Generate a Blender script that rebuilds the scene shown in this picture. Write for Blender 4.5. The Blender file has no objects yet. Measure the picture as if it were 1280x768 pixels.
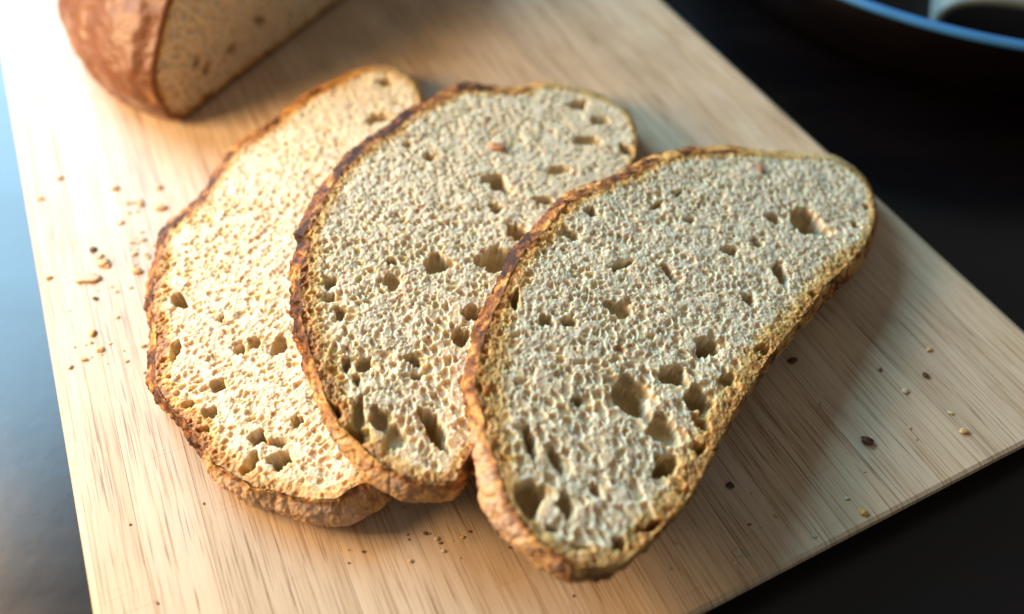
import bpy, math, random
import numpy as np
from mathutils import Vector, Matrix

# ------------------------------------------------------------------ camera, world, lights, exposure
S = bpy.context.scene
COL = S.collection
F, CX, CY, PITCH, H = 1048.0, 640.0, 384.0, math.atan2(1281, 1048), 0.22
cam_d = bpy.data.cameras.new('camera')
cam = bpy.data.objects.new('camera', cam_d); COL.objects.link(cam)
cam.location = (0, 0, H)
cam.rotation_euler = (math.pi / 2 - PITCH, 0, 0)
cam_d.sensor_width = 36.0
cam_d.lens = 36.0 * F / 1280.0
cam_d.clip_start = 0.01; cam_d.clip_end = 50
cam_d.dof.use_dof = True
cam_d.dof.focus_distance = 0.246
cam_d.dof.aperture_fstop = 4.2
cam_d.dof.aperture_blades = 9
S.camera = cam

world = bpy.data.worlds.new('World'); S.world = world
world.use_nodes = True
bg = world.node_tree.nodes['Background']
bg.inputs['Color'].default_value = (0.82, 0.80, 0.74, 1)
bg.inputs['Strength'].default_value = 0.20

def area(name, loc, target, sx, sy, energy, color):
    d = bpy.data.lights.new(name, 'AREA'); d.shape = 'RECTANGLE'; d.size = sx; d.size_y = sy
    d.energy = energy; d.color = color
    o = bpy.data.objects.new(name, d); COL.objects.link(o)
    o.location = loc
    o.rotation_euler = (Vector(target) - Vector(loc)).to_track_quat('-Z', 'Y').to_euler()
    return o

area('warm_lamp', (-0.46, 0.18, 0.225), (-0.06, 0.16, 0.0), 0.20, 0.20, 4.8, (1.0, 0.65, 0.35))
area('window_light', (-0.90, 1.02, 0.76), (0.0, 0.2, 0.0), 0.85, 0.80, 36.0, (0.43, 0.75, 1.0))

S.view_settings.view_transform = 'Standard'
S.view_settings.look = 'None'
S.view_settings.exposure = 0.0
S.view_settings.gamma = 1.0
S.cycles.max_bounces = 8
S.cycles.diffuse_bounces = 5
S.cycles.use_denoising = True

# ------------------------------------------------------------------ helpers
rng = np.random.default_rng(11)
random.seed(5)

def ray(x, y):
    X = (x - CX) / F; Y = -(y - CY) / F
    c, s = math.cos(PITCH), math.sin(PITCH)
    return np.array([X, c + Y * s, -s + Y * c])

def at(x, y, z=0.0):
    """the place on the level at height z that the photograph shows at (x, y)"""
    r = ray(x, y)
    return np.array([0, 0, H]) + r * ((z - H) / r[2])

def tag(o, label=None, cat=None, group=None, kind=None):
    if label: o['label'] = label
    if cat: o['category'] = cat
    if group: o['group'] = group
    if kind: o['kind'] = kind
    return o

def empty(name, loc=(0, 0, 0), rot=(0, 0, 0)):
    o = bpy.data.objects.new(name, None); COL.objects.link(o)
    o.location = loc; o.rotation_euler = rot; o.empty_display_size = 0.02
    return o

def mesh_np(name, V, Fq, mat, parent=None, col=None, smooth=True, tris=None):
    """mesh from arrays: V (n,3), Fq (m,4) quads, tris (k,3)"""
    me = bpy.data.meshes.new(name)
    V = np.asarray(V, dtype=np.float32)
    Fq = np.zeros((0, 4), int) if Fq is None else np.asarray(Fq)
    T = np.zeros((0, 3), int) if tris is None else np.asarray(tris)
    me.vertices.add(len(V)); me.vertices.foreach_set('co', V.ravel())
    loops = np.concatenate([Fq.ravel(), T.ravel()]).astype(np.int32)
    me.loops.add(len(loops)); me.loops.foreach_set('vertex_index', loops)
    n = len(Fq) + len(T)
    st = np.concatenate([np.arange(len(Fq)) * 4, len(Fq) * 4 + np.arange(len(T)) * 3]).astype(np.int32)
    me.polygons.add(n); me.polygons.foreach_set('loop_start', st)
    me.polygons.foreach_set('use_smooth', np.full(n, smooth))
    me.update(calc_edges=True); me.validate()
    if col is not None:
        a = me.attributes.new('col', 'FLOAT_COLOR', 'POINT')
        c4 = np.ones((len(V), 4), np.float32); c4[:, :3] = col
        a.data.foreach_set('color', c4.ravel())
    me.materials.append(mat)
    o = bpy.data.objects.new(name, me); COL.objects.link(o)
    o.parent = parent
    return o

def hash3(i, j, k, seed):
    h = (i.astype(np.int64) * 374761393 + j.astype(np.int64) * 668265263 + k.astype(np.int64) * 2147483647 + seed * 1274126177) & 0xffffffff
    h = ((h ^ (h >> 13)) * 1274126177) & 0xffffffff
    h = ((h ^ (h >> 16)) * 2246822519) & 0xffffffff
    return ((h ^ (h >> 15)) & 0xffffff) / float(0xffffff)

def vnoise(P, freq, seed=0):
    """smooth value noise in -1..1 on points (n,3)"""
    Q = np.asarray(P, float) * freq
    I = np.floor(Q).astype(np.int64); f = Q - I
    f = f * f * (3 - 2 * f)
    out = 0
    for a in (0, 1):
        for b in (0, 1):
            for c in (0, 1):
                w = (f[..., 0] if a else 1 - f[..., 0]) * (f[..., 1] if b else 1 - f[..., 1]) * (f[..., 2] if c else 1 - f[..., 2])
                out = out + w * hash3(I[..., 0] + a, I[..., 1] + b, I[..., 2] + c, seed)
    return out * 2 - 1

def fbm(P, freq, seed=0, octv=3, gain=0.5):
    o, a, n = 0, 1.0, 0
    for q in range(octv):
        o = o + a * vnoise(P, freq * 2.03 ** q, seed + q * 17); n += a; a *= gain
    return o / n

def sstep(a, b, x):
    t = np.clip((x - a) / (b - a), 0.0, 1.0)
    return t * t * (3 - 2 * t)

def mix(a, b, t):
    return a + (b - a) * t

def catmull(P, n):
    """closed smooth curve through P resampled to n points (even along its length)"""
    P = np.asarray(P, float); m = len(P)
    out = []
    for i in range(m):
        p0, p1, p2, p3 = P[i - 1], P[i], P[(i + 1) % m], P[(i + 2) % m]
        t = np.linspace(0, 1, 24, endpoint=False)[:, None]
        out.append(0.5 * (2 * p1 + (p2 - p0) * t + (2 * p0 - 5 * p1 + 4 * p2 - p3) * t ** 2 + (3 * p1 - p0 - 3 * p2 + p3) * t ** 3))
    Q = np.concatenate(out)
    d = np.linalg.norm(np.roll(Q[:, :2], -1, 0) - Q[:, :2], axis=1)
    s = np.concatenate([[0], np.cumsum(d)])
    Qc = np.vstack([Q, Q[:1]])
    u = np.linspace(0, s[-1], n, endpoint=False)
    return np.stack([np.interp(u, s, Qc[:, k]) for k in range(Q.shape[1])], 1)

def poly_sdf(pts, poly):
    """signed distance of pts (n,2) to a closed polygon (m,2), negative inside"""
    A = poly; B = np.roll(poly, -1, 0)
    out = np.empty(len(pts))
    for s in range(0, len(pts), 4000):
        p = pts[s:s + 4000][:, None, :]
        ab = (B - A)[None]; ap = p - A[None]
        t = np.clip((ap * ab).sum(-1) / ((ab ** 2).sum(-1) + 1e-18), 0, 1)
        d = np.sqrt((((ap - ab * t[..., None])) ** 2).sum(-1)).min(1)
        y = p[..., 1]
        cond = (A[None, :, 1] > y) != (B[None, :, 1] > y)
        xi = A[None, :, 0] + (y - A[None, :, 1]) * ab[..., 0] / (ab[..., 1] + 1e-18)
        ins = ((cond & (p[..., 0] < xi)).sum(1) % 2) == 1
        out[s:s + 4000] = np.where(ins, -d, d)
    return out

# ------------------------------------------------------------------ materials
def new_mat(name):
    m = bpy.data.materials.new(name); m.use_nodes = True
    nt = m.node_tree; b = nt.nodes['Principled BSDF']
    return m, nt, b

def N(nt, t, **kw):
    n = nt.nodes.new(t)
    for k, v in kw.items():
        if k in n.inputs: n.inputs[k].default_value = v
        else: setattr(n, k, v)
    return n

def ramp(nt, fac, stops):
    r = nt.nodes.new('ShaderNodeValToRGB')
    e = r.color_ramp.elements
    while len(e) < len(stops): e.new(0.5)
    for el, (p, c) in zip(e, stops):
        el.position = p; el.color = (*c, 1) if len(c) == 3 else c
    nt.links.new(fac, r.inputs['Fac'])
    return r

def mul(nt, a, b, fac=1.0):
    m = nt.nodes.new('ShaderNodeMix'); m.data_type = 'RGBA'; m.blend_type = 'MULTIPLY'
    m.inputs['Factor'].default_value = fac
    nt.links.new(a, m.inputs['A']); nt.links.new(b, m.inputs['B'])
    return m.outputs['Result']

def bread_mat(name, sss, rough, bscale, bstr, spec):
    m, nt, b = new_mat(name)
    at_ = N(nt, 'ShaderNodeAttribute', attribute_name='col')
    tc = N(nt, 'ShaderNodeTexCoord')
    n1 = N(nt, 'ShaderNodeTexNoise', Scale=bscale, Detail=4.0, Roughness=0.65)
    nt.links.new(tc.outputs['Object'], n1.inputs['Vector'])
    r = ramp(nt, n1.outputs['Fac'], [(0.25, (0.82, 0.80, 0.76)), (0.75, (1.12, 1.12, 1.12))])
    c = mul(nt, at_.outputs['Color'], r.outputs['Color'])
    nt.links.new(c, b.inputs['Base Color'])
    bp = N(nt, 'ShaderNodeBump', Strength=bstr, Distance=0.0006)
    nt.links.new(n1.outputs['Fac'], bp.inputs['Height'])
    nt.links.new(bp.outputs['Normal'], b.inputs['Normal'])
    b.inputs['Roughness'].default_value = rough
    b.inputs['Specular IOR Level'].default_value = spec
    if sss:
        b.inputs['Subsurface Weight'].default_value = sss
        b.inputs['Subsurface Radius'].default_value = (1.0, 0.55, 0.25)
        b.inputs['Subsurface Scale'].default_value = 0.0030
    return m

M_CRUMB = bread_mat('bread_crumb', 0.75, 0.45, 1500, 0.4, 0.45)
M_CRUST = bread_mat('bread_crust', 0.0, 0.55, 1000, 1.0, 0.3)

def bamboo_mat():
    m, nt, b = new_mat('bamboo')
    tc = N(nt, 'ShaderNodeTexCoord')
    oi = N(nt, 'ShaderNodeObjectInfo')
    off = N(nt, 'ShaderNodeVectorMath', operation='SCALE'); off.inputs[0].default_value = (3.1, 7.7, 1.3)
    nt.links.new(oi.outputs['Random'], off.inputs['Scale'])
    add = N(nt, 'ShaderNodeVectorMath', operation='ADD')
    nt.links.new(tc.outputs['Object'], add.inputs[0]); nt.links.new(off.outputs[0], add.inputs[1])
    def streak(sx, sy, detail, rough=0.6, dist=0.0):
        mp = N(nt, 'ShaderNodeMapping'); mp.inputs['Scale'].default_value = (sx, sy, 40)
        nt.links.new(add.outputs[0], mp.inputs['Vector'])
        n = N(nt, 'ShaderNodeTexNoise', Scale=1.0, Detail=detail, Roughness=rough, Distortion=dist)
        nt.links.new(mp.outputs[0], n.inputs['Vector'])
        return n
    broad = streak(160, 7, 3)
    fine = streak(1500, 26, 3)
    pore = streak(2400, 40, 2, 0.5)
    blot = streak(30, 22, 2)
    tint = ramp(nt, oi.outputs['Random'], [(0.0, (0.92, 0.90, 0.88)), (0.5, (1.0, 1.0, 1.0)), (1.0, (1.0, 0.955, 0.90))])
    base = ramp(nt, broad.outputs['Fac'], [(0.30, (0.56, 0.42, 0.27)), (0.52, (0.64, 0.505, 0.35)), (0.75, (0.68, 0.55, 0.40))])
    f2 = ramp(nt, fine.outputs['Fac'], [(0.36, (0.66, 0.55, 0.44)), (0.47, (1, 1, 1)), (0.8, (1.05, 1.04, 1.03))])
    dn = N(nt, 'ShaderNodeMath', operation='MULTIPLY_ADD'); dn.inputs[1].default_value = 0.22
    nt.links.new(blot.outputs['Fac'], dn.inputs[0]); nt.links.new(pore.outputs['Fac'], dn.inputs[2])
    sb = N(nt, 'ShaderNodeMath', operation='SUBTRACT'); sb.inputs[1].default_value = 0.115
    nt.links.new(dn.outputs[0], sb.inputs[0])
    f3 = ramp(nt, sb.outputs[0], [(0.33, (0.36, 0.24, 0.16)), (0.385, (1, 1, 1))])
    f4 = ramp(nt, blot.outputs['Fac'], [(0.3, (0.90, 0.88, 0.86)), (0.6, (1, 1, 1))])
    # fine knife marks across the grain
    mk = N(nt, 'ShaderNodeMapping'); mk.inputs['Rotation'].default_value = (0, 0, math.radians(28)); mk.inputs['Scale'].default_value = (26, 1300, 1)
    nt.links.new(tc.outputs['Object'], mk.inputs['Vector'])
    kn = N(nt, 'ShaderNodeTexNoise', Scale=1.0, Detail=1.0, Roughness=0.3)
    nt.links.new(mk.outputs[0], kn.inputs['Vector'])
    f5 = ramp(nt, kn.outputs['Fac'], [(0.245, (0.62, 0.52, 0.42)), (0.275, (1, 1, 1))])
    c = mul(nt, base.outputs[0], tint.outputs[0])
    c = mul(nt, c, f2.outputs[0], 0.8); c = mul(nt, c, f3.outputs[0], 0.75); c = mul(nt, c, f4.outputs[0]); c = mul(nt, c, f5.outputs[0], 0.3)
    nt.links.new(c, b.inputs['Base Color'])
    bp = N(nt, 'ShaderNodeBump', Strength=0.25, Distance=0.0003)
    nt.links.new(fine.outputs['Fac'], bp.inputs['Height']); nt.links.new(bp.outputs['Normal'], b.inputs['Normal'])
    b.inputs['Roughness'].default_value = 0.48
    b.inputs['Specular IOR Level'].default_value = 0.5
    return m
M_BAMBOO = bamboo_mat()

def table_mat():
    m, nt, b = new_mat('dark_lacquer')
    tc = N(nt, 'ShaderNodeTexCoord')
    n = N(nt, 'ShaderNodeTexNoise', Scale=9.0, Detail=5.0, Roughness=0.6)
    mp = N(nt, 'ShaderNodeMapping'); mp.inputs['Scale'].default_value = (1, 3.5, 1)
    nt.links.new(tc.outputs['Object'], mp.inputs['Vector']); nt.links.new(mp.outputs[0], n.inputs['Vector'])
    r = ramp(nt, n.outputs['Fac'], [(0.3, (0.002, 0.0015, 0.002)), (0.7, (0.005, 0.003, 0.003))])
    nt.links.new(r.outputs[0], b.inputs['Base Color'])
    b.inputs['Specular IOR Level'].default_value = 0.45
    r2 = ramp(nt, n.outputs['Fac'], [(0.3, (0.24,) * 3), (0.7, (0.30,) * 3)])
    nt.links.new(r2.outputs[0], b.inputs['Roughness'])
    n2 = N(nt, 'ShaderNodeTexNoise', Scale=60.0, Detail=3.0)
    nt.links.new(tc.outputs['Object'], n2.inputs['Vector'])
    bp = N(nt, 'ShaderNodeBump', Strength=0.05, Distance=0.002)
    nt.links.new(n2.outputs['Fac'], bp.inputs['Height']); nt.links.new(bp.outputs['Normal'], b.inputs['Normal'])
    return m

def plain(name, col, rough, metal=0.0, var=0.15, scale=60, spec=0.5):
    m, nt, b = new_mat(name)
    tc = N(nt, 'ShaderNodeTexCoord')
    n = N(nt, 'ShaderNodeTexNoise', Scale=float(scale), Detail=4.0)
    nt.links.new(tc.outputs['Object'], n.inputs['Vector'])
    lo = tuple(c * (1 - var) for c in col); hi = tuple(min(1, c * (1 + var)) for c in col)
    r = ramp(nt, n.outputs['Fac'], [(0.3, lo), (0.7, hi)])
    nt.links.new(r.outputs[0], b.inputs['Base Color'])
    b.inputs['Specular IOR Level'].default_value = spec
    b.inputs['Roughness'].default_value = rough; b.inputs['Metallic'].default_value = metal
    return m

# ------------------------------------------------------------------ table
ZT = -0.016
def make_table():
    root = empty('table', (0.0, 0.45, ZT))
    tag(root, 'dark glossy lacquered table under the cutting board', 'table')
    # top: a rounded slab, 1.7 x 1.5 m
    def slab(hx, hy, z0, z1, rad, bev):
        pts = []
        for qx, qy, a0 in ((1, 1, 0), (-1, 1, 90), (-1, -1, 180), (1, -1, 270)):
            for k in range(9):
                a = math.radians(a0 + k * 90 / 8)
                pts.append((qx * (hx - rad) + rad * math.cos(a), qy * (hy - rad) + rad * math.sin(a)))
        P = np.array(pts); n = len(P)
        c = np.array([math.copysign(1, p[0]) for p in P])
        rings = []
        for ins, z in ((bev, z0), (0, z0 + bev), (0, z1 - bev), (bev * 0.3, z1 - bev * 0.3), (bev, z1)):
            rings.append(np.column_stack([P * (1 - ins / max(hx, hy)), np.full(n, z)]))
        V = np.concatenate(rings); Q = []
        for r in range(4):
            for i in range(n):
                j = (i + 1) % n
                Q.append((r * n + i, r * n + j, (r + 1) * n + j, (r + 1) * n + i))
        V = np.vstack([V, [[0, 0, z1]], [[0, 0, z0]]])
        T = [(4 * n + i, 4 * n + (i + 1) % n, 5 * n) for i in range(n)] + [((i + 1) % n, i, 5 * n + 1) for i in range(n)]
        return V, Q, T
    mt = table_mat()
    V, Q, T = slab(0.85, 0.75, -0.03, 0.0, 0.05, 0.004)
    mesh_np('tabletop', V, Q, mt, root, tris=T, smooth=False)
make_table()

# ------------------------------------------------------------------ cutting board (bamboo strips glued side by side)
BT = 0.016
A_ = at(112.5, 768)[:2]; B_ = at(-11.4, 0)[:2]
ydir = (B_ - A_) / np.linalg.norm(B_ - A_)
xdir = np.array([ydir[1], -ydir[0]])
c1 = at(876, 768)[:2]; c2 = at(1276, 558)[:2]
R0 = at(830, 0)[:2]; R1 = at(1280, 410)[:2]
width = float(((R0 + R1) / 2 - A_) @ xdir)
# near edge along xdir through the mean of c1, c2
y_near = float((((c1 + c2) / 2) - A_) @ ydir)
origin = A_ + ydir * y_near
LEN = 0.46
def make_board():
    ang = math.atan2(xdir[1], xdir[0])
    root = empty('cutting_board', (origin[0], origin[1], -BT), (0, 0, ang))
    tag(root, 'pale bamboo cutting board with fine dark grain lying on the dark table', 'cutting board')
    nst = 18
    xs = np.linspace(0, width, nst + 1)
    xs[1:-1] += rng.uniform(-0.0011, 0.0011, nst - 1)
    for i in range(nst):
        x0, x1 = xs[i], xs[i + 1]
        g = 0.00006; bz = 0.00010
        l = 0.0025 if i == 0 else bz; r = 0.0025 if i == nst - 1 else bz
        gl = 0 if i == 0 else g * 0.5; gr = 0 if i == nst - 1 else g * 0.5
        dz = rng.uniform(-0.00005, 0.00005)
        prof = [(x0 + gl, 0.0), (x0 + gl, BT - l + dz), (x0 + gl + l * 0.3, BT - l * 0.3 + dz), (x0 + gl + l, BT + dz),
                (x1 - gr - r, BT + dz), (x1 - gr - r * 0.3, BT - r * 0.3 + dz), (x1 - gr, BT - r + dz), (x1 - gr, 0.0)]
        e = 0.0016
        rings = []
        for y, ins in ((0.0, e), (e * 0.3, e * 0.3), (e, 0.0), (LEN - e, 0.0), (LEN - e * 0.3, e * 0.3), (LEN, e)):
            und = 0.011 if y < LEN * 0.5 else -0.011                 # the ends are undercut
            rings.append([(px, y + (0 if pz > BT * 0.5 else und * (1.0 if y < 0.1 or y > LEN - 0.1 else 0)), pz - (ins if pz > BT * 0.5 else 0)) for px, pz in prof])
        n = 8; V = [v for rg in rings for v in rg]; Q = []
        for k in range(5):
            for a in range(n):
                b = (a + 1) % n
                Q.append((k * n + a, (k + 1) * n + a, (k + 1) * n + b, k * n + b))
        Q += [(0, 1, 6, 7), (1, 2, 5, 6), (2, 3, 4, 5)]
        m = 5 * n
        Q += [(m + 7, m + 6, m + 1, m), (m + 6, m + 5, m + 2, m + 1), (m + 5, m + 4, m + 3, m + 2)]
        mesh_np('strip', V, Q, M_BAMBOO, root, smooth=False)
make_board()

# ------------------------------------------------------------------ bread
CREAM = np.array([0.90, 0.785, 0.58])
GOLD = np.array([0.74, 0.43, 0.13])
ORANGE = np.array([0.50, 0.20, 0.04])
PALE = np.array([0.76, 0.58, 0.34])
BROWN = np.array([0.20, 0.062, 0.012])
CHAR = np.array([0.042, 0.015, 0.006])
FLOUR = np.array([0.74, 0.55, 0.40])

def crumb_surface(W_in, T_uv, big, res, orient, seed, dens=1.0, rmin=0.00040, inset=0.0007, fine=None):
    """regular grid over the cut face with every pore carved as a hollow.
    returns V(n,3 local), faces, crumb distance to edge, grid depth"""
    r = np.random.default_rng(seed)
    mn = T_uv.min(0) - 0.001; mx = T_uv.max(0) + 0.001
    nu = int((mx[0] - mn[0]) / res) + 1; nv = int((mx[1] - mn[1]) / res) + 1
    # coarse signed distance, interpolated
    k = 4
    cu = np.arange(0, nu + k, k); cv = np.arange(0, nv + k, k)
    CU, CV = np.meshgrid(cu, cv, indexing='ij')
    cp = np.column_stack([mn[0] + CU.ravel() * res, mn[1] + CV.ravel() * res])
    sd = poly_sdf(cp, T_uv[::2]).reshape(CU.shape)
    iu = np.arange(nu); iv = np.arange(nv)
    fu = (iu / k); fv = (iv / k)
    a = np.floor(fu).astype(int); b = np.floor(fv).astype(int)
    wu = (fu - a)[:, None]; wv = (fv - b)[None]
    sdf = (sd[a][:, b] * (1 - wu) * (1 - wv) + sd[a + 1][:, b] * wu * (1 - wv) + sd[a][:, b + 1] * (1 - wu) * wv + sd[a + 1][:, b + 1] * wu * wv)
    U = mn[0] + iu * res; Vv = mn[1] + iv * res
    UU, VV = np.meshgrid(U, Vv, indexing='ij')
    P3 = np.stack([UU, VV, np.full_like(UU, seed * 3.7)], -1)
    # warped coordinates make the pores uneven
    du = 0.00042 * vnoise(P3, 520, seed) + 0.0003 * vnoise(P3, 1300, seed + 5)
    dv = 0.00042 * vnoise(P3, 520, seed + 9) + 0.0003 * vnoise(P3, 1300, seed + 13)
    UW = UU + du; VW = VV + dv
    hgt = np.zeros_like(UU)
    occ = np.zeros(UU.shape, bool)
    skin_shade = None
    def carve(u, v, ra, rb, ang, zc, rz, power=0.5):
        R = max(ra, rb) * 1.05 + 0.0007
        i0 = max(0, int((u - R - mn[0]) / res)); i1 = min(nu, int((u + R - mn[0]) / res) + 2)
        j0 = max(0, int((v - R - mn[1]) / res)); j1 = min(nv, int((v + R - mn[1]) / res) + 2)
        if i1 <= i0 or j1 <= j0: return
        x = UW[i0:i1, j0:j1] - u; y = VW[i0:i1, j0:j1] - v
        c, s = math.cos(ang), math.sin(ang)
        e = ((x * c + y * s) / ra) ** 2 + ((-x * s + y * c) / rb) ** 2
        lim = 1.0 if zc >= 0 else 1 - (zc / rz) ** 2
        h = np.where(e < lim, zc - rz * np.power(np.clip(1 - e, 0, 1), power), 0)
        np.minimum(hgt[i0:i1, j0:j1], h, out=hgt[i0:i1, j0:j1])
        occ[i0:i1, j0:j1] |= e < lim * 0.8
    for (u, v, ra, rb, ang, dep) in big:
        carve(u, v, ra, rb, ang, -dep * 0.45, dep * 0.85, 0.4)
        # satellites round the big hole make its outline irregular
        for q in range(5):
            t = r.uniform(0, 6.283); rr = r.uniform(0.22, 0.5)
            c, s = math.cos(ang), math.sin(ang)
            ex, ey = ra * 0.8 * math.cos(t), rb * 0.8 * math.sin(t)
            carve(u + ex * c - ey * s, v + ex * s + ey * c, ra * rr, rb * rr, ang, -dep * 0.15, dep * 0.45, 0.4)
    skin_shade = sstep(-0.0006, -0.0014, hgt)                      # big holes: yellowish skin, with their inner shade painted in
    A = (sdf < 0).sum() * res * res
    n = int(A / 1e-6 * 5.0 * dens)
    rad = rmin * np.power(1 - r.random(n), -1 / 2.1)
    rad = np.sort(np.clip(rad, rmin, 0.0024))[::-1]
    pu = r.uniform(mn[0], mx[0], n); pv = r.uniform(mn[1], mx[1], n)
    # cells cluster: bigger where the noise is high
    cl = fbm(np.column_stack([pu, pv, np.full(n, seed)]), 70, seed + 40, 2)
    d1 = np.full(UU.shape, 9.0); d2 = np.full(UU.shape, 9.0); dep = np.zeros(UU.shape)
    taken = hgt < -0.0008
    for q in range(n):
        i = int((pu[q] - mn[0]) / res); j = int((pv[q] - mn[1]) / res)
        if i >= nu or j >= nv or sdf[i, j] > 0.001 or taken[i, j]: continue
        rr = rad[q] * (1 + 0.5 * cl[q]) * (fine if fine else 0.56 + 0.36 * min(1.0, max(0.0, -pv[q] / 0.055 + 0.3)))
        rr *= 0.5 + 0.5 * min(1.0, max(0.0, -sdf[i, j] / 0.0055))   # the crumb is denser next to the crust
        ang, el = orient(pu[q], pv[q], r)
        c, s_ = math.cos(ang), math.sin(ang)
        R = rr * el * 2.1
        i0 = max(0, int((pu[q] - R - mn[0]) / res)); i1 = min(nu, int((pu[q] + R - mn[0]) / res) + 2)
        j0 = max(0, int((pv[q] - R - mn[1]) / res)); j1 = min(nv, int((pv[q] + R - mn[1]) / res) + 2)
        x = UW[i0:i1, j0:j1] - pu[q]; y = VW[i0:i1, j0:j1] - pv[q]
        e = np.sqrt(((x * c + y * s_) / (rr * el)) ** 2 + ((-x * s_ + y * c) / rr) ** 2)
        a1 = d1[i0:i1, j0:j1]; a2 = d2[i0:i1, j0:j1]; dd = dep[i0:i1, j0:j1]
        m = e < a1
        a2[...] = np.where(m, a1, np.minimum(a2, e))
        a1[...] = np.where(m, e, a1)
        dd[...] = np.where(m, min(0.0014, rr * (0.12 if r.random() < 0.3 else r.uniform(0.35, 1.05))) * (0.75 if seed == 3 else 1.0), dd)
        taken[i0:i1, j0:j1] |= e < 0.72
    wall = (d2 - d1) / (d2 + d1 + 1e-6)
    bowl = sstep(0.015, 0.34, wall) * np.sqrt(np.clip(1.15 - 0.55 * np.clip(d1, 0, 1.4) ** 2, 0.05, 1))
    hgt = np.minimum(hgt, -dep * bowl)
    torn = sstep(0.05, 0.75, vnoise(P3, 560, seed + 31)) * (0.6 + 0.4 * vnoise(P3, 1900, seed + 32))
    lining_shade = bowl * (dep > 0.00022)                             # cell hollows: yellower skin, plus their golden shade painted in
    hgt = hgt - 0.00042 * torn * (1 - bowl)
    # torn, slightly uneven walls
    rough = 0.00012 * vnoise(P3, 1900, seed + 21) + 0.00016 * vnoise(P3, 750, seed + 22) + 0.00028 * vnoise(P3, 180, seed + 23)
    hgt = np.maximum(hgt, -0.0115) + rough
    inside = sdf < -inset
    cell = inside[:-1, :-1] | inside[1:, :-1] | inside[:-1, 1:] | inside[1:, 1:]
    used = np.zeros_like(inside)
    used[:-1, :-1] |= cell; used[1:, :-1] |= cell; used[:-1, 1:] |= cell; used[1:, 1:] |= cell
    idx = np.full(used.shape, -1); idx[used] = np.arange(used.sum())
    ii, jj = np.nonzero(cell)
    Q = np.column_stack([idx[ii, jj], idx[ii + 1, jj], idx[ii + 1, jj + 1], idx[ii, jj + 1]])
    jx = du * 0.35; jy = dv * 0.35
    V = np.column_stack([(UU + jx)[used], (VV + jy)[used], hgt[used]])
    return V, Q, -sdf[used], np.stack([skin_shade[used], lining_shade[used]], 1)

def crumb_colors(V, dist, seed, band, bandcol, skin):
    """cream crumb; towards the crust the crumb itself is baked golden, then brown"""
    P = np.column_stack([V[:, 0], V[:, 1], np.full(len(V), seed)])
    n1 = fbm(P, 260, seed + 60, 3); n2 = fbm(P, 40, seed + 61, 2); n3 = vnoise(P, 900, seed + 62)
    c = CREAM[None] * (1 + 0.05 * n2 + 0.05 * n1)[:, None]
    c = c * np.array([1, 1, 1])[None] + (n2[:, None] * np.array([0.0, 0.004, 0.012])[None])
    c = mix(c, np.array([0.60, 0.42, 0.19])[None] * (1 + 0.08 * n1)[:, None], skin[:, :1] * 0.85)  # hole skin colour, darkened to carry the shade inside the holes
    c = mix(c, np.array([0.82, 0.62, 0.33])[None], skin[:, 1:] * (1 - skin[:, :1]) * 0.6)  # small cells: yellower skin with a milder painted shade
    d = dist / band + 0.34 * n1 + 0.16 * n3
    c = mix(c, np.minimum(c, np.array([0.80, 0.54, 0.21])[None]), (1 - sstep(0.75, 1.15, d))[:, None] * 0.9)
    c = mix(c, GOLD[None] * (1 + 0.25 * n3)[:, None], (1 - sstep(0.42, 0.85, d))[:, None] * bandcol[:, None])
    c = mix(c, (ORANGE[None] * (1 + 0.4 * n3)[:, None]), (1 - sstep(0.18, 0.55, d))[:, None] * bandcol[:, None])
    # bran flecks
    fl = vnoise(P, 620, seed + 63)
    c = mix(c, np.array([0.42, 0.20, 0.07])[None], (sstep(0.80, 0.92, fl) * 0.8)[:, None])
    return np.clip(c, 0.004, 1)

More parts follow.
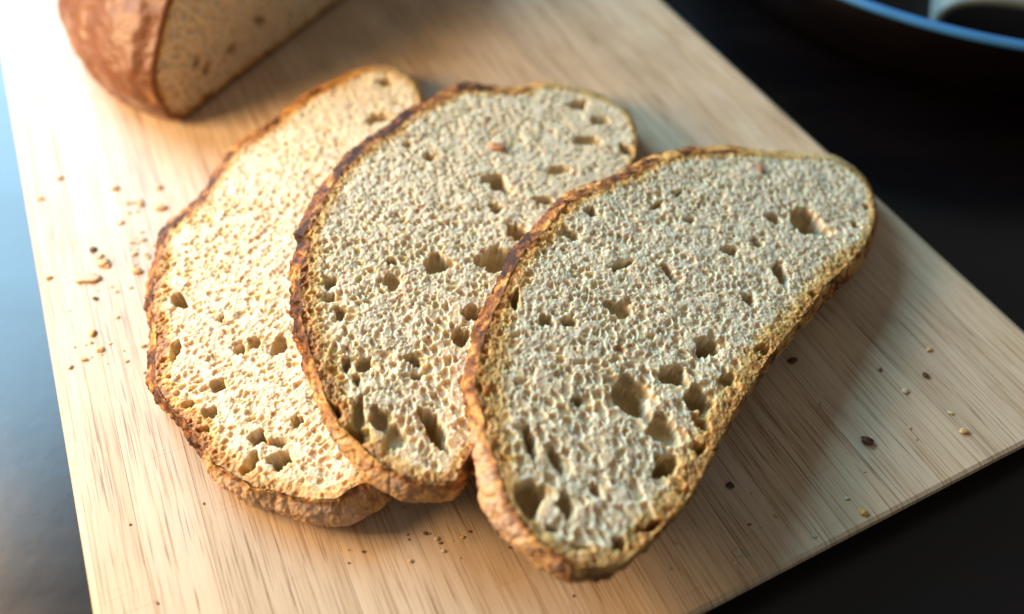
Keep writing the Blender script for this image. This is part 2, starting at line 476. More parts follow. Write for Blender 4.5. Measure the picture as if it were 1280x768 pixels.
def bread_slice(name, label, W_px, plane, t, axis_px, big_px, seed, crust_fn, orient_world, res=0.00024):
    """plane = (ax, ay, az, gx, gy): top height z = az + gx (x-ax) + gy (y-ay)"""
    ax, ay, az, gx, gy = plane
    def on_plane(x, y, low):
        r = ray(x, y); o = np.array([0, 0, H - low])
        # z = az + gx (x-ax) + gy (y-ay)
        den = r[2] - gx * r[0] - gy * r[1]
        k = (az - gx * ax - gy * ay - o[2]) / den
        p = o + r * k
        return p
    nrm = np.array([-gx, -gy, 1.0]); nrm /= np.linalg.norm(nrm)
    Wp = np.array([w[:3] for w in W_px], float)
    Wp = catmull(Wp, 1200)
    tan = np.roll(Wp[:, :2], -1, 0) - np.roll(Wp[:, :2], 1, 0)
    tan /= np.linalg.norm(tan, axis=1)[:, None]
    area2 = np.sum(Wp[:, 0] * np.roll(Wp[:, 1], -1) - np.roll(Wp[:, 0], -1) * Wp[:, 1])
    inw = np.column_stack([-tan[:, 1], tan[:, 0]]) * np.sign(area2)
    # smooth the inward directions so that the cut edge does not fold
    for _ in range(12): inw = (inw + np.roll(inw, 1, 0) + np.roll(inw, -1, 0)) / 3
    inw /= np.linalg.norm(inw, axis=1)[:, None]
    Tp = Wp[:, :2] + inw * Wp[:, 2:3]
    low = 0.5 * t
    # points on the top plane, then lowered along the plane's normal
    T3 = np.array([on_plane(x, y, 0) for x, y in Tp])
    W3 = np.array([on_plane(x, y, -low) for x, y in Wp[:, :2]])   # the widest line runs half way down the crust
    W3[:, 2] = W3[:, 2]
    c3 = T3.mean(0); c3[2] = az + gx * (c3[0] - ax) + gy * (c3[1] - ay)
    e1 = np.array([1, 0, gx]); e1 -= nrm * (e1 @ nrm); e1 /= np.linalg.norm(e1)
    e2 = np.cross(nrm, e1)
    Rm = np.column_stack([e1, e2, nrm])
    T = (T3 - c3) @ Rm; Wl = (W3 - c3) @ Rm
    root = empty(name, tuple(c3 - nrm * t))
    root.rotation_euler = Matrix(Rm.tolist()).to_euler()
    tag(root, label, 'bread slice', 'slices of sourdough bread fanned out on the cutting board')
    Tuv = T[:, :2]
    def px2uv(x, y):
        return ((on_plane(x, y, 0) - c3) @ Rm)[:2]
    big = []
    for (x, y, rx, ry, tilt, dep) in big_px:
        p = px2uv(x, y)
        th = math.radians(tilt)
        # axes of the hole in the photograph carried on to the plane
        pa = px2uv(x + rx * math.cos(th), y + rx * math.sin(th)) - p
        pb = px2uv(x - ry * math.sin(th), y + ry * math.cos(th)) - p
        big.append((p[0], p[1], np.linalg.norm(pa), np.linalg.norm(pb), math.atan2(pa[1], pa[0]), dep))
    V, Q, dist, hg = crumb_surface(None, Tuv, big, res, orient_world, seed, fine=0.62 if seed == 3 else None)
    # which stretch of crust is nearest decides how dark the baked rim is
    par = crust_fn                                             # list of (x_px, y_px, band, darkness, flour)
    kp = np.array([px2uv(q[0], q[1]) for q in par]); kv = np.array([q[2:] for q in par], float)
    def crust_par(uv):
        d2 = ((uv[:, None, :] - kp[None]) ** 2).sum(-1) + 1e-6
        w = 1 / d2 ** 1.6; w /= w.sum(1)[:, None]
        return w @ kv
    near = dist < 0.02
    band = np.full(len(V), 0.004); bc = np.ones(len(V))
    pr = crust_par(V[near][:, :2])
    band[near] = pr[:, 0] * 1.25; bc[near] = np.clip(pr[:, 1] * 1.3 + 0.25, 0, 1)
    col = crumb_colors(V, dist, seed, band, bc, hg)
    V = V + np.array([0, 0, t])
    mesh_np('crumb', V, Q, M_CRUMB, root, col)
    # ---- crust: rim on the cut face, outer skin, underside
    n = len(T)
    out2 = -np.column_stack([Tuv - np.roll(Tuv, 1, 0)])
    tg = np.roll(Tuv, -3, 0) - np.roll(Tuv, 3, 0); tg /= np.linalg.norm(tg, axis=1)[:, None] + 1e-12
    a2 = np.sum(Tuv[:, 0] * np.roll(Tuv[:, 1], -1) - np.roll(Tuv[:, 0], -1) * Tuv[:, 1])
    on = np.column_stack([tg[:, 1], -tg[:, 0]]) * np.sign(a2)
    for _ in range(8): on = (on + np.roll(on, 1, 0) + np.roll(on, -1, 0)) / 3
    Wuv = Wl[:, :2]
    rows = []
    rw = crust_par(Tuv)
    lipw = 0.0005 + 0.0007 * rw[:, 1]
    P0 = np.column_stack([Tuv, np.zeros(n)])
    wob = 0.0005 * vnoise(P0, 300, seed + 70)
    rows.append(np.column_stack([Tuv - on * (lipw + 0.0006)[:, None], np.full(n, -0.0022)]))
    rows.append(np.column_stack([Tuv - on * (lipw + wob)[:, None], np.full(n, -0.0007)]))
    rows.append(np.column_stack([Tuv - on * (lipw * 0.6 + wob * 0.5)[:, None], np.full(n, -0.0004)]))
    rows.append(np.column_stack([Tuv - on * (lipw * 0.25)[:, None], np.full(n, -0.0003)]))
    steps = 16
    for k in range(steps + 1):
        f = k / steps
        w = mix(Tuv, Wuv, math.sin(f * math.pi / 2) ** 0.9)
        rows.append(np.column_stack([w, np.full(n, -0.0004 - f * (low - 0.0004))]))
    for k in range(1, 11):
        f = k / 10
        w = Wuv - on * (0.0028 * f ** 2.2)
        rows.append(np.column_stack([w, np.full(n, -low - f * (t - low))]))
    nr = len(rows)
    G = np.stack(rows)                                         # nr, n, 3
    Pn = G.reshape(-1, 3)
    lev = np.repeat(np.arange(nr), n)
    skin = sstep(2, 7, lev.astype(float)) * (1 - 0.6 * sstep(nr - 4, nr - 1, lev.astype(float)))
    disp = (0.00055 * fbm(Pn, 150, seed + 80, 3) + 0.00045 * vnoise(Pn, 420, seed + 81) + 0.0004 * vnoise(Pn, 1000, seed + 82) + 0.00022 * vnoise(Pn, 2100, seed + 87))
    crack = np.abs(vnoise(Pn * np.array([1, 1, 0.5]), 210, seed + 83))
    disp -= 0.0006 * (1 - sstep(0.0, 0.16, crack))
    dark = np.tile(rw[:, 1], nr); flour = np.tile(rw[:, 2], nr)
    disp *= (0.7 + 0.9 * dark)
    onr = np.tile(on, (nr, 1))
    Pn = Pn.copy()
    Pn[:, :2] += onr * (disp * skin)[:, None]
    Pn[:, 2] += np.where(lev <= 6, 1, 0) * (0.0003 * vnoise(Pn, 620, seed + 84) + 0.00028 * vnoise(Pn, 1500, seed + 85)) * (lev > 0)
    n1 = fbm(Pn, 120, seed + 90, 3); n2 = fbm(Pn, 650, seed + 91, 2); n3 = vnoise(Pn, 1500, seed + 92)
    tone = np.clip(1.15 * dark - 0.08 + 0.5 * n1 + 0.55 * vnoise(Pn, 330, seed + 95) + 0.4 * n2 + 0.25 * n3, 0, 1)
    c = mix(PALE[None], GOLD[None], sstep(-0.05, 0.10, dark + 0.1 * n1)[:, None])
    c = mix(c, ORANGE[None], (sstep(0.0, 0.35, tone) * sstep(0.05, 0.2, dark))[:, None])
    c = mix(c, BROWN[None], sstep(0.3, 0.62, tone)[:, None])
    c = mix(c, CHAR[None], sstep(0.66, 0.95, tone)[:, None])
    fl = np.clip(flour * sstep(4, 9, lev.astype(float)) * (0.85 + 0.8 * n1 + 0.8 * n2 + 0.7 * n3), 0, 1) * 0.9
    c = mix(c, FLOUR[None] * (1 + 0.15 * n3)[:, None], fl[:, None])
    rim = 1 - sstep(2, 5, lev.astype(float))
    c = mix(c, mix(GOLD[None], ORANGE[None] * 0.75, sstep(0.3, 0.8, tone)[:, None]) * (1 + 0.35 * n3)[:, None], (rim * 0.6 * sstep(0.05, 0.15, dark))[:, None])
    ii = np.arange(n); Q = []
    for r_ in range(nr - 1):
        Q.append(np.column_stack([r_ * n + ii, r_ * n + (ii + 1) % n, (r_ + 1) * n + (ii + 1) % n, (r_ + 1) * n + ii]))
    Q = np.concatenate(Q)
    if a2 > 0: Q = Q[:, ::-1]
    cen = np.array([[0, 0, -t]])
    Pn = np.vstack([Pn, cen]); c = np.vstack([c, GOLD[None]])
    l0 = (nr - 1) * n
    Tt = np.column_stack([l0 + ii, l0 + (ii + 1) % n, np.full(n, len(Pn) - 1)])
    if a2 < 0: Tt = Tt[:, ::-1]
    else: Tt = Tt[:, ::-1]
    Pn = Pn + np.array([0, 0, t])
    mesh_np('crust', Pn, Q, M_CRUST, root, np.clip(c, 0.003, 1), tris=Tt)
    return root, (W3, nrm)

W1 = [(248,250,2.5),(206,286,3.7),(196,315,3.7),(188,344,3.7),(183,385,4.3),(189,413,4.3),(186,458,5.0),(185,478,7.4),(194,500,8.7),(211,517,5.6),(227,534,6.8),(255,579,8),(264,594,14),(296,621,20),(307,627,18),(337,635,20),(378,649,24),(427,654,30),(458,641,34),(487,619,26),(500,585,14),(505,540,9),(512,450,7),(520,350,6),(530,250,6),(534,170,5),(530,127,4),(519,101,3),(494,87,2),(456,87,2),(422,101,3),(380,122,4),(338,156,4),(304,177,4),(278,203,3.1)]
W2 = [(529,131,3.7),(559,117,4.3),(582,107,4.3),(613,109,5),(645,112,4),(684,105,2),(731,113,2),(770,129,2),(789,146,2),(798,170,2),(796,197,3),(785,230,5),(760,290,5),(720,370,6),(680,450,8),(640,520,10),(612,560,14),(599,585,18),(582,612,16),(560,622,18),(533,624,20),(507,619,21),(485,610,22),(462,595,20),(433,563,16),(413,532,8.7),(397,494,7.4),(387,463,7.4),(376,429,7.4),(371,405,6.2),(369,385,6.2),(367,354,6.2),(369,332,5.6),(378,307,6.8),(373,291,5.0),(395,252,5.6),(418,217,5.6),(453,181,5.6),(488,160,5.0),(508,142,4.3)]
W3 = [(645,312,7.4),(655,303,6.2),(679,279,5.6),(706,248,5.6),(738,234,5.0),(777,219,4.3),(816,199,3.7),(859,188,3.7),(878,188,3.7),(913,186,4),(952,191,2),(1011,194,2),(1046,199,2),(1074,217,2),(1089,236,2),(1097,264,3),(1097,290,6),(1090,315,12),(1072,345,17),(1040,375,16),(1012,407,12),(976,448,10),(937,502,9),(912,546,7),(887,590,6),(859,637,6),(826,673,7),(797,702,10),(772,721,15),(732,727,20),(705,721,20),(681,705,18),(654,685,18),(634,665,22),(617,644,24),(609,624,23),(605,602,20),(600,578,18),(593,541,11.2),(592,524,11.2),(585,487,8.7),(586,469,7.4),(593,435,7.4),(603,401,7.4),(619,370,6.2),(629,347,6.2)]

# holes: x, y, half-width, half-height, tilt of the first axis (deg, in the photograph), depth (m)
B1 = [(223,375,9,13,-30,.006),(220,437,7,11,0,.006),(277,396,3,8,0,.004),(349,432,12,11,0,.004),(318,427,9,8,0,.003),(300,435,7,8,0,.003),(271,481,11,8,0,.004),(349,574,14,11,20,.0112),(322,546,10,11,0,.007),(347,553,14,6,15,.0035),(306,588,7,7,0,.005),(475,147,16,8,-8,.006),(482,102,12,5,0,.004),(371,527,9,7,0,.004),(236,505,9,6,-30,.005),(408,452,10,14,0,.004),(262,515,10,7,0,.003),(316,577,7,14,0,.004),(440,420,7,5,0,.003),(255,535,8,5,0,.004)]
B2 = [(622,228,19,9,38,.009),(548,328,16,14,0,.006),(622,323,23,17,-15,.008),(648,290,17,10,35,.006),(593,390,14,9,0,.006),(543,536,11,34,-18,.009),(413,512,11,18,-35,.006),(444,542,15,18,-25,.006),(448,514,9,21,0,.004),(475,524,13,18,-10,.004),(493,543,14,19,0,.004),(433,454,6,10,0,.004),(454,453,10,11,20,.004),(517,449,11,8,20,.004),(446,473,5,8,0,.003),(700,212,18,5,-5,.005),(735,176,21,6,0,.004),(722,130,14,7,-10,.006),(748,151,11,7,-20,.006),(783,188,7,10,-20,.005),(490,350,13,10,10,.003),(575,420,12,12,20,.005),(490,325,8,5,0,.003),(600,415,10,8,0,.004),(575,590,5,4,0,.003),(468,520,5,15,10,.003),(520,470,9,6,0,.003),(620,260,9,6,10,.004),(537,195,10,5,0,.003),(508,180,7,4,-30,.004),(425,390,7,9,0,.003),(412,372,8,7,0,.004),(412,352,9,8,0,.004),(680,250,12,6,-10,.003)]
B3 = [(1010,278,25,15,5,.0115),(977,343,8,17,5,.007),(883,431,15,12,0,.010),(788,497,21,32,-25,.008),(843,469,18,14,10,.007),(872,498,19,16,0,.008),(830,537,24,18,20,.005),(877,526,14,9,25,.005),(876,561,9,8,0,.010),(833,581,17,15,30,.009),(662,549,8,23,-6,.007),(663,620,19,26,5,.007),(695,575,8,21,-22,.004),(708,632,9,20,-10,.004),(746,613,6,12,-5,.004),(775,678,9,11,-20,.008),(728,684,14,6,8,.005),(818,657,15,6,-15,.004),(778,329,15,6,-20,.006),(838,342,6,13,-25,.005),(644,375,5,13,15,.005),(710,401,10,8,0,.004),(683,400,10,8,0,.003),(776,386,19,9,15,.003),(861,275,9,4,0,.005),(913,312,10,6,0,.005),(945,302,8,6,0,.005),(935,373,7,9,-10,.004),(968,272,8,7,0,.005),(739,263,9,7,20,.005),(716,293,11,7,10,.004),(1020,370,7,5,0,.004),(910,473,10,9,0,.004),(955,436,8,6,0,.004),(723,500,8,8,0,.004),(802,660,7,6,0,.004),(690,660,8,6,0,.003),(1069,280,6,5,0,.003),(1083,258,6,4,20,.004),(848,240,8,4,-30,.004),(820,257,10,4,-35,.004)]

def orient1(u, v, r):
    return r.uniform(0, 3.14), r.uniform(1.0, 1.6)
def orient2(u, v, r):
    k = max(0.0, min(1.0, (-v) / 0.05))
    return (-1.25 + r.normal(0, 0.35) if r.random() < 0.35 + 0.6 * k else r.uniform(0, 3.14)), r.uniform(1.0, 1.5 + 0.8 * k)
def orient3(u, v, r):
    k = max(0.0, min(1.0, (-v) / 0.05))
    return (-1.15 + r.normal(0, 0.3) if r.random() < 0.3 + 0.65 * k else r.uniform(0, 3.14)), r.uniform(1.0, 1.5 + 1.2 * k)

# crust along each slice: x, y, baked band width (m), darkness, flour
C1 = [(187,460,.0050,.62,0),(185,385,.0045,.55,0),(206,286,.0035,.72,0),(304,177,.003,.55,0),(400,112,.0025,.30,0),(494,87,.0022,.05,.2),(530,127,.0025,.08,.1),(240,560,.005,.65,0),(262,595,.005,.25,.7),(300,625,.004,.28,.6),(337,636,.004,.15,.85),(400,652,.003,.2,.8),(450,650,.003,.25,.4),(490,615,.003,.3,.1),(520,350,.003,.3,.2)]
C2 = [(508,142,.003,.72,0),(582,107,.003,.75,0),(645,110,.002,.45,0),(700,106,.002,.05,.1),(770,128,.002,.03,.2),(798,170,.002,.08,.2),(418,217,.0035,.78,0),(373,295,.004,.82,0),(367,354,.005,.66,0),(370,400,.006,.72,0),(376,429,.006,.60,0),(397,494,.006,.35,.2),(433,563,.005,.22,.55),(485,608,.004,.2,.6),(533,622,.003,.25,.25),(580,612,.003,.3,.05),(599,585,.003,.55,0),(720,370,.003,.3,.3)]
C3 = [(645,312,.0045,.82,0),(700,255,.0035,.62,0),(777,219,.003,.55,0),(859,188,.0025,.55,0),(905,186,.002,.45,0),(960,191,.0015,.06,0),(1046,199,.0016,.04,.1),(1089,236,.0016,.05,.1),(1097,285,.0025,.2,0),(1060,355,.005,.30,0),(1000,415,.0055,.32,0),(940,500,.006,.34,.15),(890,585,.0065,.34,.15),(840,655,.006,.36,.05),(790,705,.005,.36,.05),(735,725,.003,.25,.15),(680,704,.003,.22,.55),(630,660,.004,.2,.8),(605,605,.0045,.22,.65),(596,560,.005,.30,.6),(590,524,.006,.45,.15),(586,470,.007,.50,.05),(600,405,.006,.72,0),(625,350,.005,.70,0)]

T_ = 0.0135
PL1 = (0, 0.2, 0.0138, 0.0, 0.0)
PL2 = (-0.01269, 0.20145, 0.02436, -0.1611, -0.0105)
PL3 = (0.05297, 0.16856, 0.02792, -0.1944, 0.0300)
s1, g1 = bread_slice('bread_slice', 'flat bread slice with orange crust lying nearest the left edge of the board', W1, PL1, T_, None, B1, 3, C1, orient1)
s2, g2 = bread_slice('bread_slice', 'middle bread slice with dark left crust leaning on the flat slice', W2, PL2, T_, None, B2, 7, C2, orient2)
s3, g3 = bread_slice('bread_slice', 'front bread slice with floury lower crust and many big holes on top of the fan', W3, PL3, T_, None, B3, 12, C3, orient3)

# ------------------------------------------------------------------ the loaf
def make_loaf():
    g1_ = at(230, 151)[:2]; g2_ = at(430, 0)[:2]
    e = (g2_ - g1_) / np.linalg.norm(g2_ - g1_)               # along the foot of the cut face
    back = np.array([-e[1], e[0]])
    LW = 0.185; LH = 0.084; DEP = 0.135
    root = empty('bread_loaf', (g1_[0], g1_[1], 0.0), (0, 0, math.atan2(e[1], e[0])))
    tag(root, 'cut sourdough loaf with glossy brown crust at the top left of the board', 'bread loaf')
    # how the left side of the loaf runs back from the cut face
    fd = np.array([0, 0.010, 0.022, 0.042, 0.060, 0.080, 0.104]); fx = np.array([0, -0.0035, -0.0035, 0.001, 0.009, 0.022, 0.040])
    def left(d):
        if d <= fd[-1]: return float(np.interp(d, fd, fx))
        k = (d - fd[-1]) / (DEP - fd[-1])
        return float(fx[-1] + 0.05 * k ** 2.2)
    def sect(n):
        """upright outline of a slice: flat foot, arched top, x 0..1, z 0..1"""
        P = [(0.042, 0.0), (0.012, 0.06), (0.001, 0.13), (0.0, 0.20), (0.004, 0.28), (0.022, 0.36), (0.045, 0.43), (0.07, 0.50), (0.097, 0.56), (0.19, 0.72), (0.30, 0.87), (0.46, 0.98), (0.60, 1.0), (0.76, 0.92), (0.89, 0.74), (0.97, 0.50), (1.0, 0.26), (0.99, 0.10), (0.955, 0.02), (0.90, 0.0), (0.6, 0.0), (0.3, 0.0), (0.10, 0.0), (0.06, 0.0)]
        return catmull(np.array(P), n)
    n = 420
    sec = sect(n)
    nd = 110
    rows = []
    for k in range(nd + 1):
        f = k / nd
        d = DEP * f
        xl = left(d); xr = LW - 0.02 * f ** 2 - 0.05 * max(0, f - 0.6) ** 2 / 0.16
        hh = LH * math.sqrt(max(0.0, 1 - (0.95 * f) ** 2.6)) * (1.0 + 0.04 * math.sin(f * 3))
        xl -= 0.0077
        rows.append(np.column_stack([xl + (xr - xl) * sec[:, 0], np.full(n, d), hh * sec[:, 1]]))
    G = np.stack(rows); P = G.reshape(-1, 3)
    cen = np.array([LW * 0.5, DEP * 0.45, LH * 0.35])
    nr = P - cen; nr /= np.linalg.norm(nr, axis=1)[:, None]
    disp = 0.0016 * fbm(P, 55, 301, 3) + 0.0007 * vnoise(P, 260, 302) + 0.0003 * vnoise(P, 700, 303)
    upz = sstep(0.0, 0.006, P[:, 2])
    P2 = P + nr * (disp * (0.25 + 0.75 * upz))[:, None]
    P2[:, 1] = np.maximum(P2[:, 1], np.where(np.repeat(np.arange(nd + 1), n) == 0, 0.0, 0.0002))
    P2[:, 2] = np.maximum(P2[:, 2], 0.0002)
    P2[:n, 1] = 0.0
    n1 = fbm(P, 60, 310, 3); n2 = fbm(P, 260, 311, 2)
    tone = np.clip(0.40 + 0.38 * n1 + 0.16 * n2 + 1.5 * (P[:, 2] - 0.03), 0, 1)
    c = mix(np.array([0.33, 0.135, 0.030])[None], np.array([0.19, 0.073, 0.030])[None], sstep(0.05, 0.4, tone)[:, None])
    c = mix(c, np.array([0.09, 0.034, 0.020])[None], sstep(0.5, 0.95, tone)[:, None])
    fl = sstep(0.15, 0.55, fbm(P, 85, 315, 2) + 0.2 * n2) * 0.42
    c = mix(c, np.array([0.40, 0.28, 0.21])[None], fl[:, None])
    ii = np.arange(n); Q = []
    for k in range(nd):
        Q.append(np.column_stack([k * n + ii, k * n + (ii + 1) % n, (k + 1) * n + (ii + 1) % n, (k + 1) * n + ii]))
    Q = np.concatenate(Q)
    a2 = np.sum(sec[:, 0] * np.roll(sec[:, 1], -1) - np.roll(sec[:, 0], -1) * sec[:, 1])
    if a2 < 0: Q = Q[:, ::-1]
    # rim folding a little way over the cut face, and the closed back
    face = G[0][:, [0, 2]].copy()
    cf = face.mean(0)
    tg = np.roll(face, -2, 0) - np.roll(face, 2, 0); tg /= np.linalg.norm(tg, axis=1)[:, None]
    on = np.column_stack([tg[:, 1], -tg[:, 0]]) * np.sign(a2)
    base = len(P2)
    lip = face - on * 0.0016
    P2 = np.vstack([P2, np.column_stack([lip[:, 0], np.full(n, -0.0004), np.maximum(lip[:, 1], 0.0004)]), np.column_stack([lip[:, 0] * 1.0, np.full(n, 0.003), np.maximum(lip[:, 1], 0.0004)])])
    lc = np.tile(np.array([[0.34, 0.13, 0.03]]), (2 * n, 1)) * (1 + 0.4 * np.tile(n2[:n], 2))[:, None]
    Q2 = np.column_stack([base + ii, base + (ii + 1) % n, (ii + 1) % n, ii]); Q3 = np.column_stack([base + n + ii, base + n + (ii + 1) % n, base + (ii + 1) % n, base + ii])
    if a2 < 0: Q2 = Q2[:, ::-1]; Q3 = Q3[:, ::-1]
    bk = P2[nd * n:(nd + 1) * n].mean(0)
    P2 = np.vstack([P2, bk]); c = np.vstack([c, lc, BROWN])
    Tt = np.column_stack([nd * n + ii, nd * n + (ii + 1) % n, np.full(n, len(P2) - 1)])
    mesh_np('crust', P2, np.concatenate([Q, Q2, Q3]), M_CRUST_LOAF, root, np.clip(c, 0.003, 1), tris=Tt)
    # cut face, built lying down and stood up
    uv = np.column_stack([face[:, 0] - 0.0, face[:, 1]])
    bigs = []
    r = np.random.default_rng(9)
    for q in range(34):
        bigs.append((r.uniform(0.01, LW - 0.01), r.uniform(0.004, LH - 0.004), r.uniform(0.0018, 0.0042), r.uniform(0.0018, 0.0032), r.uniform(0, 3.1), 0.0035))
    V, Q, dist, hg = crumb_surface(None, uv, bigs, 0.00045, orient1, 31, dens=0.5, rmin=0.0007, fine=1.7)
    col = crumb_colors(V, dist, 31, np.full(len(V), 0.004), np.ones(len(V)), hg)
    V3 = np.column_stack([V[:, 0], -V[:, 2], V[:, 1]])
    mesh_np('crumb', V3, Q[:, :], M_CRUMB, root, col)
M_CRUST_LOAF = bread_mat('loaf_crust', 0.0, 0.42, 500, 0.5, 0.45)
make_loaf()

# ------------------------------------------------------------------ pan at the top right
def lathe(prof, n):
    P = np.array(prof, float); m = len(P)
    a = np.linspace(0, 2 * math.pi, n, endpoint=False)
    V = np.concatenate([np.column_stack([p[0] * np.cos(a), p[0] * np.sin(a), np.full(n, p[1])]) for p in P])
    ii = np.arange(n)
    Q = np.concatenate([np.column_stack([k * n + ii, k * n + (ii + 1) % n, (k + 1) * n + (ii + 1) % n, (k + 1) * n + ii]) for k in range(m - 1)])
    return V, Q

def make_pan():
    zr = 0.030
    p = [at(1068, 0, zr)[:2], at(1170, 33, zr)[:2], at(1280, 57, zr)[:2]]
    (x1, y1), (x2, y2), (x3, y3) = p
    D = 2 * (x1 * (y2 - y3) + x2 * (y3 - y1) + x3 * (y1 - y2))
    ux = ((x1**2 + y1**2) * (y2 - y3) + (x2**2 + y2**2) * (y3 - y1) + (x3**2 + y3**2) * (y1 - y2)) / D
    uy = ((x1**2 + y1**2) * (x3 - x2) + (x2**2 + y2**2) * (x1 - x3) + (x3**2 + y3**2) * (x2 - x1)) / D
    R = math.hypot(x1 - ux, y1 - uy)
    print('pan', ux, uy, R)
    hz = zr - ZT
    root = empty('pan', (ux, uy, ZT))
    tag(root, 'large round black pan with a blue-lit rim behind the board at top right', 'pan')
    mb = plain('black_enamel', (0.003, 0.0012, 0.0012), 0.45, 0, 0.3, 60, 0.15)
    mr = plain('blue_lit_rim', (0.05, 0.22, 0.50), 0.3, 0, 0.1)  # the window's blue reflection on the rim, painted in as its colour
    rb = R - 0.028
    V, Q = lathe([(0.0005, 0.0008), (rb - 0.01, 0.0008), (rb, 0.004), (rb + 0.006, 0.010), (R - 0.0025, hz - 0.003), (R - 0.0035, hz - 0.0018), (R - 0.0052, hz - 0.004), (rb + 0.002, 0.013), (rb - 0.004, 0.008), (rb - 0.012, 0.0058), (0.0005, 0.0058)], 220)
    mesh_np('body', V, Q, mb, root)
    V, Q = lathe([(R - 0.0033, hz - 0.0030), (R - 0.0005, hz - 0.0026), (R, hz - 0.0012), (R - 0.0008, hz), (R - 0.0022, hz + 0.0004), (R - 0.0036, hz), (R - 0.0046, hz - 0.0016)], 260)
    mesh_np('rim', V, Q, mr, root)
    return ux, uy, R
PAN = make_pan()

def make_bracket():
    """pale grey arched strap standing inside the pan, its underside in the dark"""
    z0 = ZT + 0.006
    a = at(1188, 24, z0 + 0.008); 
    root = empty('strap_handle', (a[0], a[1] + 0.006, z0), (0, 0, math.radians(-20)))
    tag(root, 'pale grey arched handle standing inside the black pan', 'handle')
    m = plain('grey_ceramic', (0.20, 0.25, 0.235), 0.4, 0, 0.08)
    k = 28; wdt = 0.05; th = 0.004; L = 0.085; hh = 0.016
    V = []; Q = []
    for i in range(k + 1):
        f = i / k
        ang = math.pi * (1 - f)
        cx_ = L / 2 + (L / 2) * math.copysign(abs(math.cos(ang)) ** 0.7, math.cos(ang))
        cz = hh * abs(math.sin(ang)) ** 0.6
        nx, nz = math.cos(ang), max(0.05, math.sin(ang)) ; l = math.hypot(nx, nz); nx /= l; nz /= l
        for yy, tt in ((0.0, 0), (0.0, th), (0.0015, th + 0.0008), (wdt - 0.0015, th + 0.0008), (wdt, th), (wdt, 0)):
            V.append((cx_ + nx * tt, yy, cz + nz * tt))
    for i in range(k):
        for j in range(6):
            Q.append((i * 6 + j, i * 6 + (j + 1) % 6, (i + 1) * 6 + (j + 1) % 6, (i + 1) * 6 + j))
    Q += [(0, 1, 2, 3), (0, 3, 4, 5)]
    e = k * 6
    Q += [(e + 3, e + 2, e + 1, e), (e + 5, e + 4, e + 3, e)]
    mesh_np('strap', V, Q, m, root)
make_bracket()

# ------------------------------------------------------------------ crumbs
def crumb_piece(px, py, w, h, colr, z=0.0, label=None, group=None, flat=0.5, seed=0, mat=None):
    r = np.random.default_rng(seed + 1000)
    p = at(px, py, z); q = at(px + w, py, z)
    rad = np.linalg.norm(q - p)
    ns, nl = 14, 9
    V = []
    for i in range(nl):
        ph = math.pi * (i + 0.5) / nl
        for j in range(ns):
            th = 2 * math.pi * j / ns
            V.append((math.sin(ph) * math.cos(th), math.sin(ph) * math.sin(th), math.cos(ph)))
    V = np.array(V)
    k = 1 + 0.42 * vnoise(V + seed * 3.3, 1.3, seed) + 0.28 * vnoise(V + seed, 3.1, seed + 3)
    V = V * k[:, None] * np.array([rad, rad * h / w, rad * flat * 0.45])
    a = r.uniform(-0.5, 0.5)
    ca, sa = math.cos(a), math.sin(a)
    V = np.column_stack([V[:, 0] * ca - V[:, 1] * sa, V[:, 0] * sa + V[:, 1] * ca, V[:, 2]])
    zmin = V[:, 2].min(); V[:, 2] -= zmin
    Q = []; 
    for i in range(nl - 1):
        for j in range(ns):
            Q.append((i * ns + j, (i + 1) * ns + j, (i + 1) * ns + (j + 1) % ns, i * ns + (j + 1) % ns))
    top = V[:ns].mean(0); bot = V[-ns:].mean(0)
    V = np.vstack([V, top, bot]); nV = len(V)
    T = [(j, (j + 1) % ns, nV - 2) for j in range(ns)] + [((nl - 1) * ns + (j + 1) % ns, (nl - 1) * ns + j, nV - 1) for j in range(ns)]
    c = np.array(colr)[None] * (1 + 0.3 * vnoise(V, 2500, seed))[:, None]
    o = mesh_np('bread_crumb', V, Q, M_CRUMB if colr[0] > 0.3 else M_CRUST, None, np.clip(c, 0.004, 1), tris=T)
    o.location = (p[0], p[1], z + 0.00005)
    tag(o, label, 'crumb', group)
    return o
PK = (0.76, 0.50, 0.34); OR = (0.70, 0.40, 0.18); BK = (0.035, 0.016, 0.01); DB = (0.11, 0.045, 0.018); CR = (0.70, 0.55, 0.36); YE = (0.62, 0.36, 0.09)
uniq = [
 (109,349,15,8,PK,'largest pinkish crust flake left of the flat slice',.35),
 (129,330,7,6,OR,'orange crumb just above right of the largest flake',.6),
 (117,313,4,5,DB,'small dark brown crumb just above the largest crust flake',.6),
 (172,340,7,5,OR,'orange crumb close to the left crust of the flat slice',.6),
 (119,374,4,3,DB,'dark brown crumb just below the largest crust flake',.5),
 (116,417,6,5,OR,'orange crumb midway down the left side of the board',.6),
 (201,260,7,5,OR,'orange crumb beside the upper left crust of the flat slice',.5),
 (1082,553,8,5,DB,'dark brown crumb on the bare right half of the board',.8),
 (913,608,5,4,(0.09,0.06,0.045),'dark crumb in the shade below the front slice',.8),
 (922,692,5,5,(0.5,.5,.45),'pale grey crumb low in the shade of the front slice',.9),
 (1079,641,5,4,YE,'yellow crumb close to the near board edge',.8),
 (1131,490,4,3,CR,'pale crumb above right of the dark brown crumb',.7),
 (1204,540,5,4,OR,'orange crumb nearest the right end of the near edge',.7),
 (990,452,5,4,DB,'dark crumb tucked against the right crust of the front slice',.7),
 (1157,470,4,4,DB,'small dark crumb farthest right in the middle of the board',.8),
 (631,672,6,4,OR,'curled crust flake beside the floury tip of the front slice',.5),
]
for i, (x, y, w, h, c, lab, fl) in enumerate(uniq):
    crumb_piece(x, y, w, h, c, 0.0, lab, 'crumbs scattered on the cutting board', fl, i)
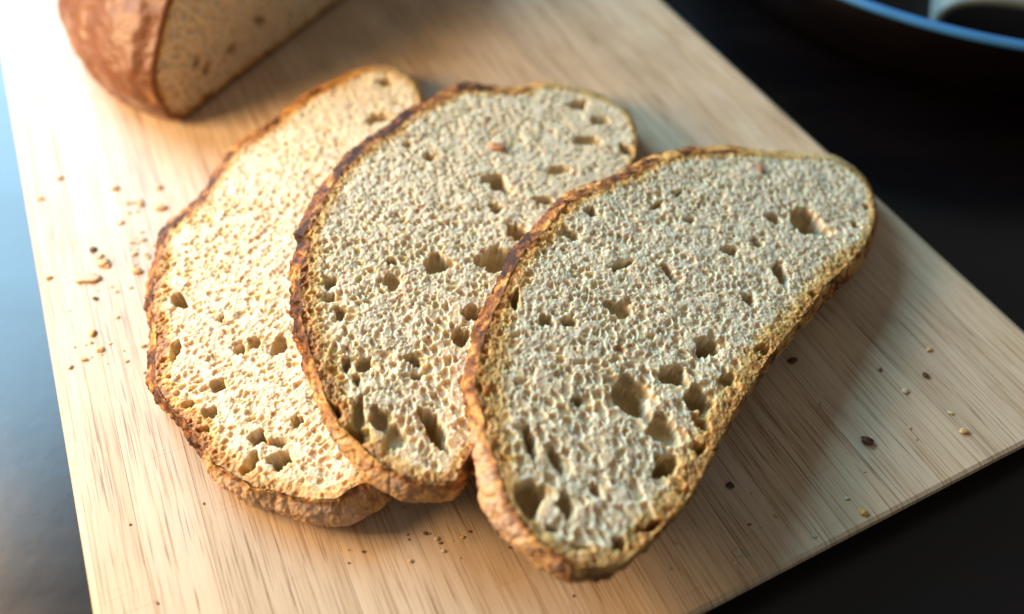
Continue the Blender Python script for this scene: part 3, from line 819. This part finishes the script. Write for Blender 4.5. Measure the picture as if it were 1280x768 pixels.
small = [(174,253,4,4,OR),(144,236,5,3,PK),(176,256,5,4,OR),(74,223,5,4,PK),(50,248,5,3,PK),(186,322,3,3,OR),(168,318,4,3,PK),(179,300,4,3,PK),(151,279,4,3,PK),(126,321,5,4,PK),(136,332,4,4,OR),(114,429,3,2,OR),(126,438,5,4,OR),(105,450,5,3,OR),(88,459,4,3,PK),(60,348,4,3,YE),(138,430,2,2,OR),(158,452,3,2,OR),(180,433,4,2,OR),(181,466,2,2,OR),(147,397,3,2,PK),(163,360,3,2,PK),(146,365,3,2,OR),(199,235,5,3,OR),
 (532,667,4,3,DB),(551,679,3,2,BK),(510,669,2,2,DB),(511,675,2,2,DB),(587,665,3,2,DB),(638,685,4,2,DB),(513,702,3,2,OR),(717,745,2,2,DB),(197,754,3,2,DB),(454,690,3,2,DB),(436,704,2,2,DB),(436,688,2,1,DB),(255,630,2,2,DB),(163,656,2,2,DB),(505,636,3,2,OR),
 (1017,670,3,3,CR),(1100,463,3,3,DB),(1161,438,4,3,OR),(937,656,3,2,DB),(919,705,3,2,CR),(835,711,3,2,CR)]
# pale dust and flakes round the cut edges, clustered as slicing leaves them
r_ = np.random.default_rng(77)
for cx_, cy_, sx, sy, k in ((172, 305, 12, 26, 16), (185, 270, 16, 14, 6), (120, 345, 14, 14, 7), (110, 430, 22, 20, 7), (140, 250, 40, 18, 6), (560, 672, 40, 12, 6), (985, 640, 60, 40, 8), (1120, 520, 60, 40, 6)):
    for q in range(k):
        x, y = r_.normal(cx_, sx), r_.normal(cy_, sy)
        if x > 200 - 0.35 * max(0, 290 - y) and x < 400: x = 175 - r_.uniform(0, 20)
        if 400 < x < 800 and y < 655: y = 660 + r_.uniform(0, 20)
        pb = at(x, y)[:2] - origin
        if not (0.004 < pb @ xdir < width - 0.004 and pb @ ydir > 0.005): continue
        big_ = r_.random() < 0.3
        c_ = [PK, OR, CR, YE, (0.74, 0.56, 0.38)][r_.integers(0, 5)]
        small.append((x, y, r_.uniform(2.5, 4.2) if big_ else r_.uniform(1.1, 2.0), r_.uniform(1.5, 2.6) if big_ else r_.uniform(0.8, 1.4), c_))
def hue(c):
    return {PK: 'pinkish', OR: 'orange', (0.20, 0.09, 0.035): 'brown', CR: 'pale', YE: 'yellowish'}.get(c, 'pale')
def where(x, y):
    if x < 320:
        if y < 268: return 'on the bright board between the loaf and the flat slice'
        if y < 385: return 'beside the large flake left of the flat slice' if x < 152 else 'close to the left crust of the flat slice'
        if y < 500: return 'on the left border of the board below the large flake'
        return 'on the lower left corner of the board'
    if x < 480: return 'below the floury end of the flat slice'
    if x < 800: return 'in front of the gap between the middle and front slices'
    if y > 650: return 'near the lower board edge in the front slice shade'
    return 'on the bare grey right side of the board'
for i, (x, y, w, h, c) in enumerate(small):
    if c in (DB, BK): w, h, c = w * 0.75, h * 0.75, (0.20, 0.09, 0.035)
    size = 'speck' if w < 2.1 else 'bread crumb'
    crumb_piece(x, y, w, h, c, 0.0, 'tiny %s %s %s' % (hue(c), size, where(x, y)), 'tiny crumbs scattered on the cutting board', 0.6, 60 + i)
def on_slice(pl, x, y):
    ax, ay, az, gx, gy = pl
    r = ray(x, y); k = (az - gx * ax - gy * ay - H) / (r[2] - gx * r[0] - gy * r[1])
    return float(H + r[2] * k)
for i, (pl, x, y, w, h, c, lab) in enumerate([
    (PL2, 620, 186, 14, 6, (0.58, 0.30, 0.16), 'orange crust flake lying on the top end of the middle slice'),
    (PL3, 948, 211, 7, 10, (0.66, 0.32, 0.2), 'orange crust flake lying on the far end of the front slice'),
    (PL2, 583, 477, 10, 6, (0.28, 0.09, 0.02), 'brown crust crumb on the middle slice against the front slice')]):
    crumb_piece(x, y, w, h, c, on_slice(pl, x, y) - 0.0007, lab, 'crust flakes resting on the bread slices', 0.5, 150 + i)
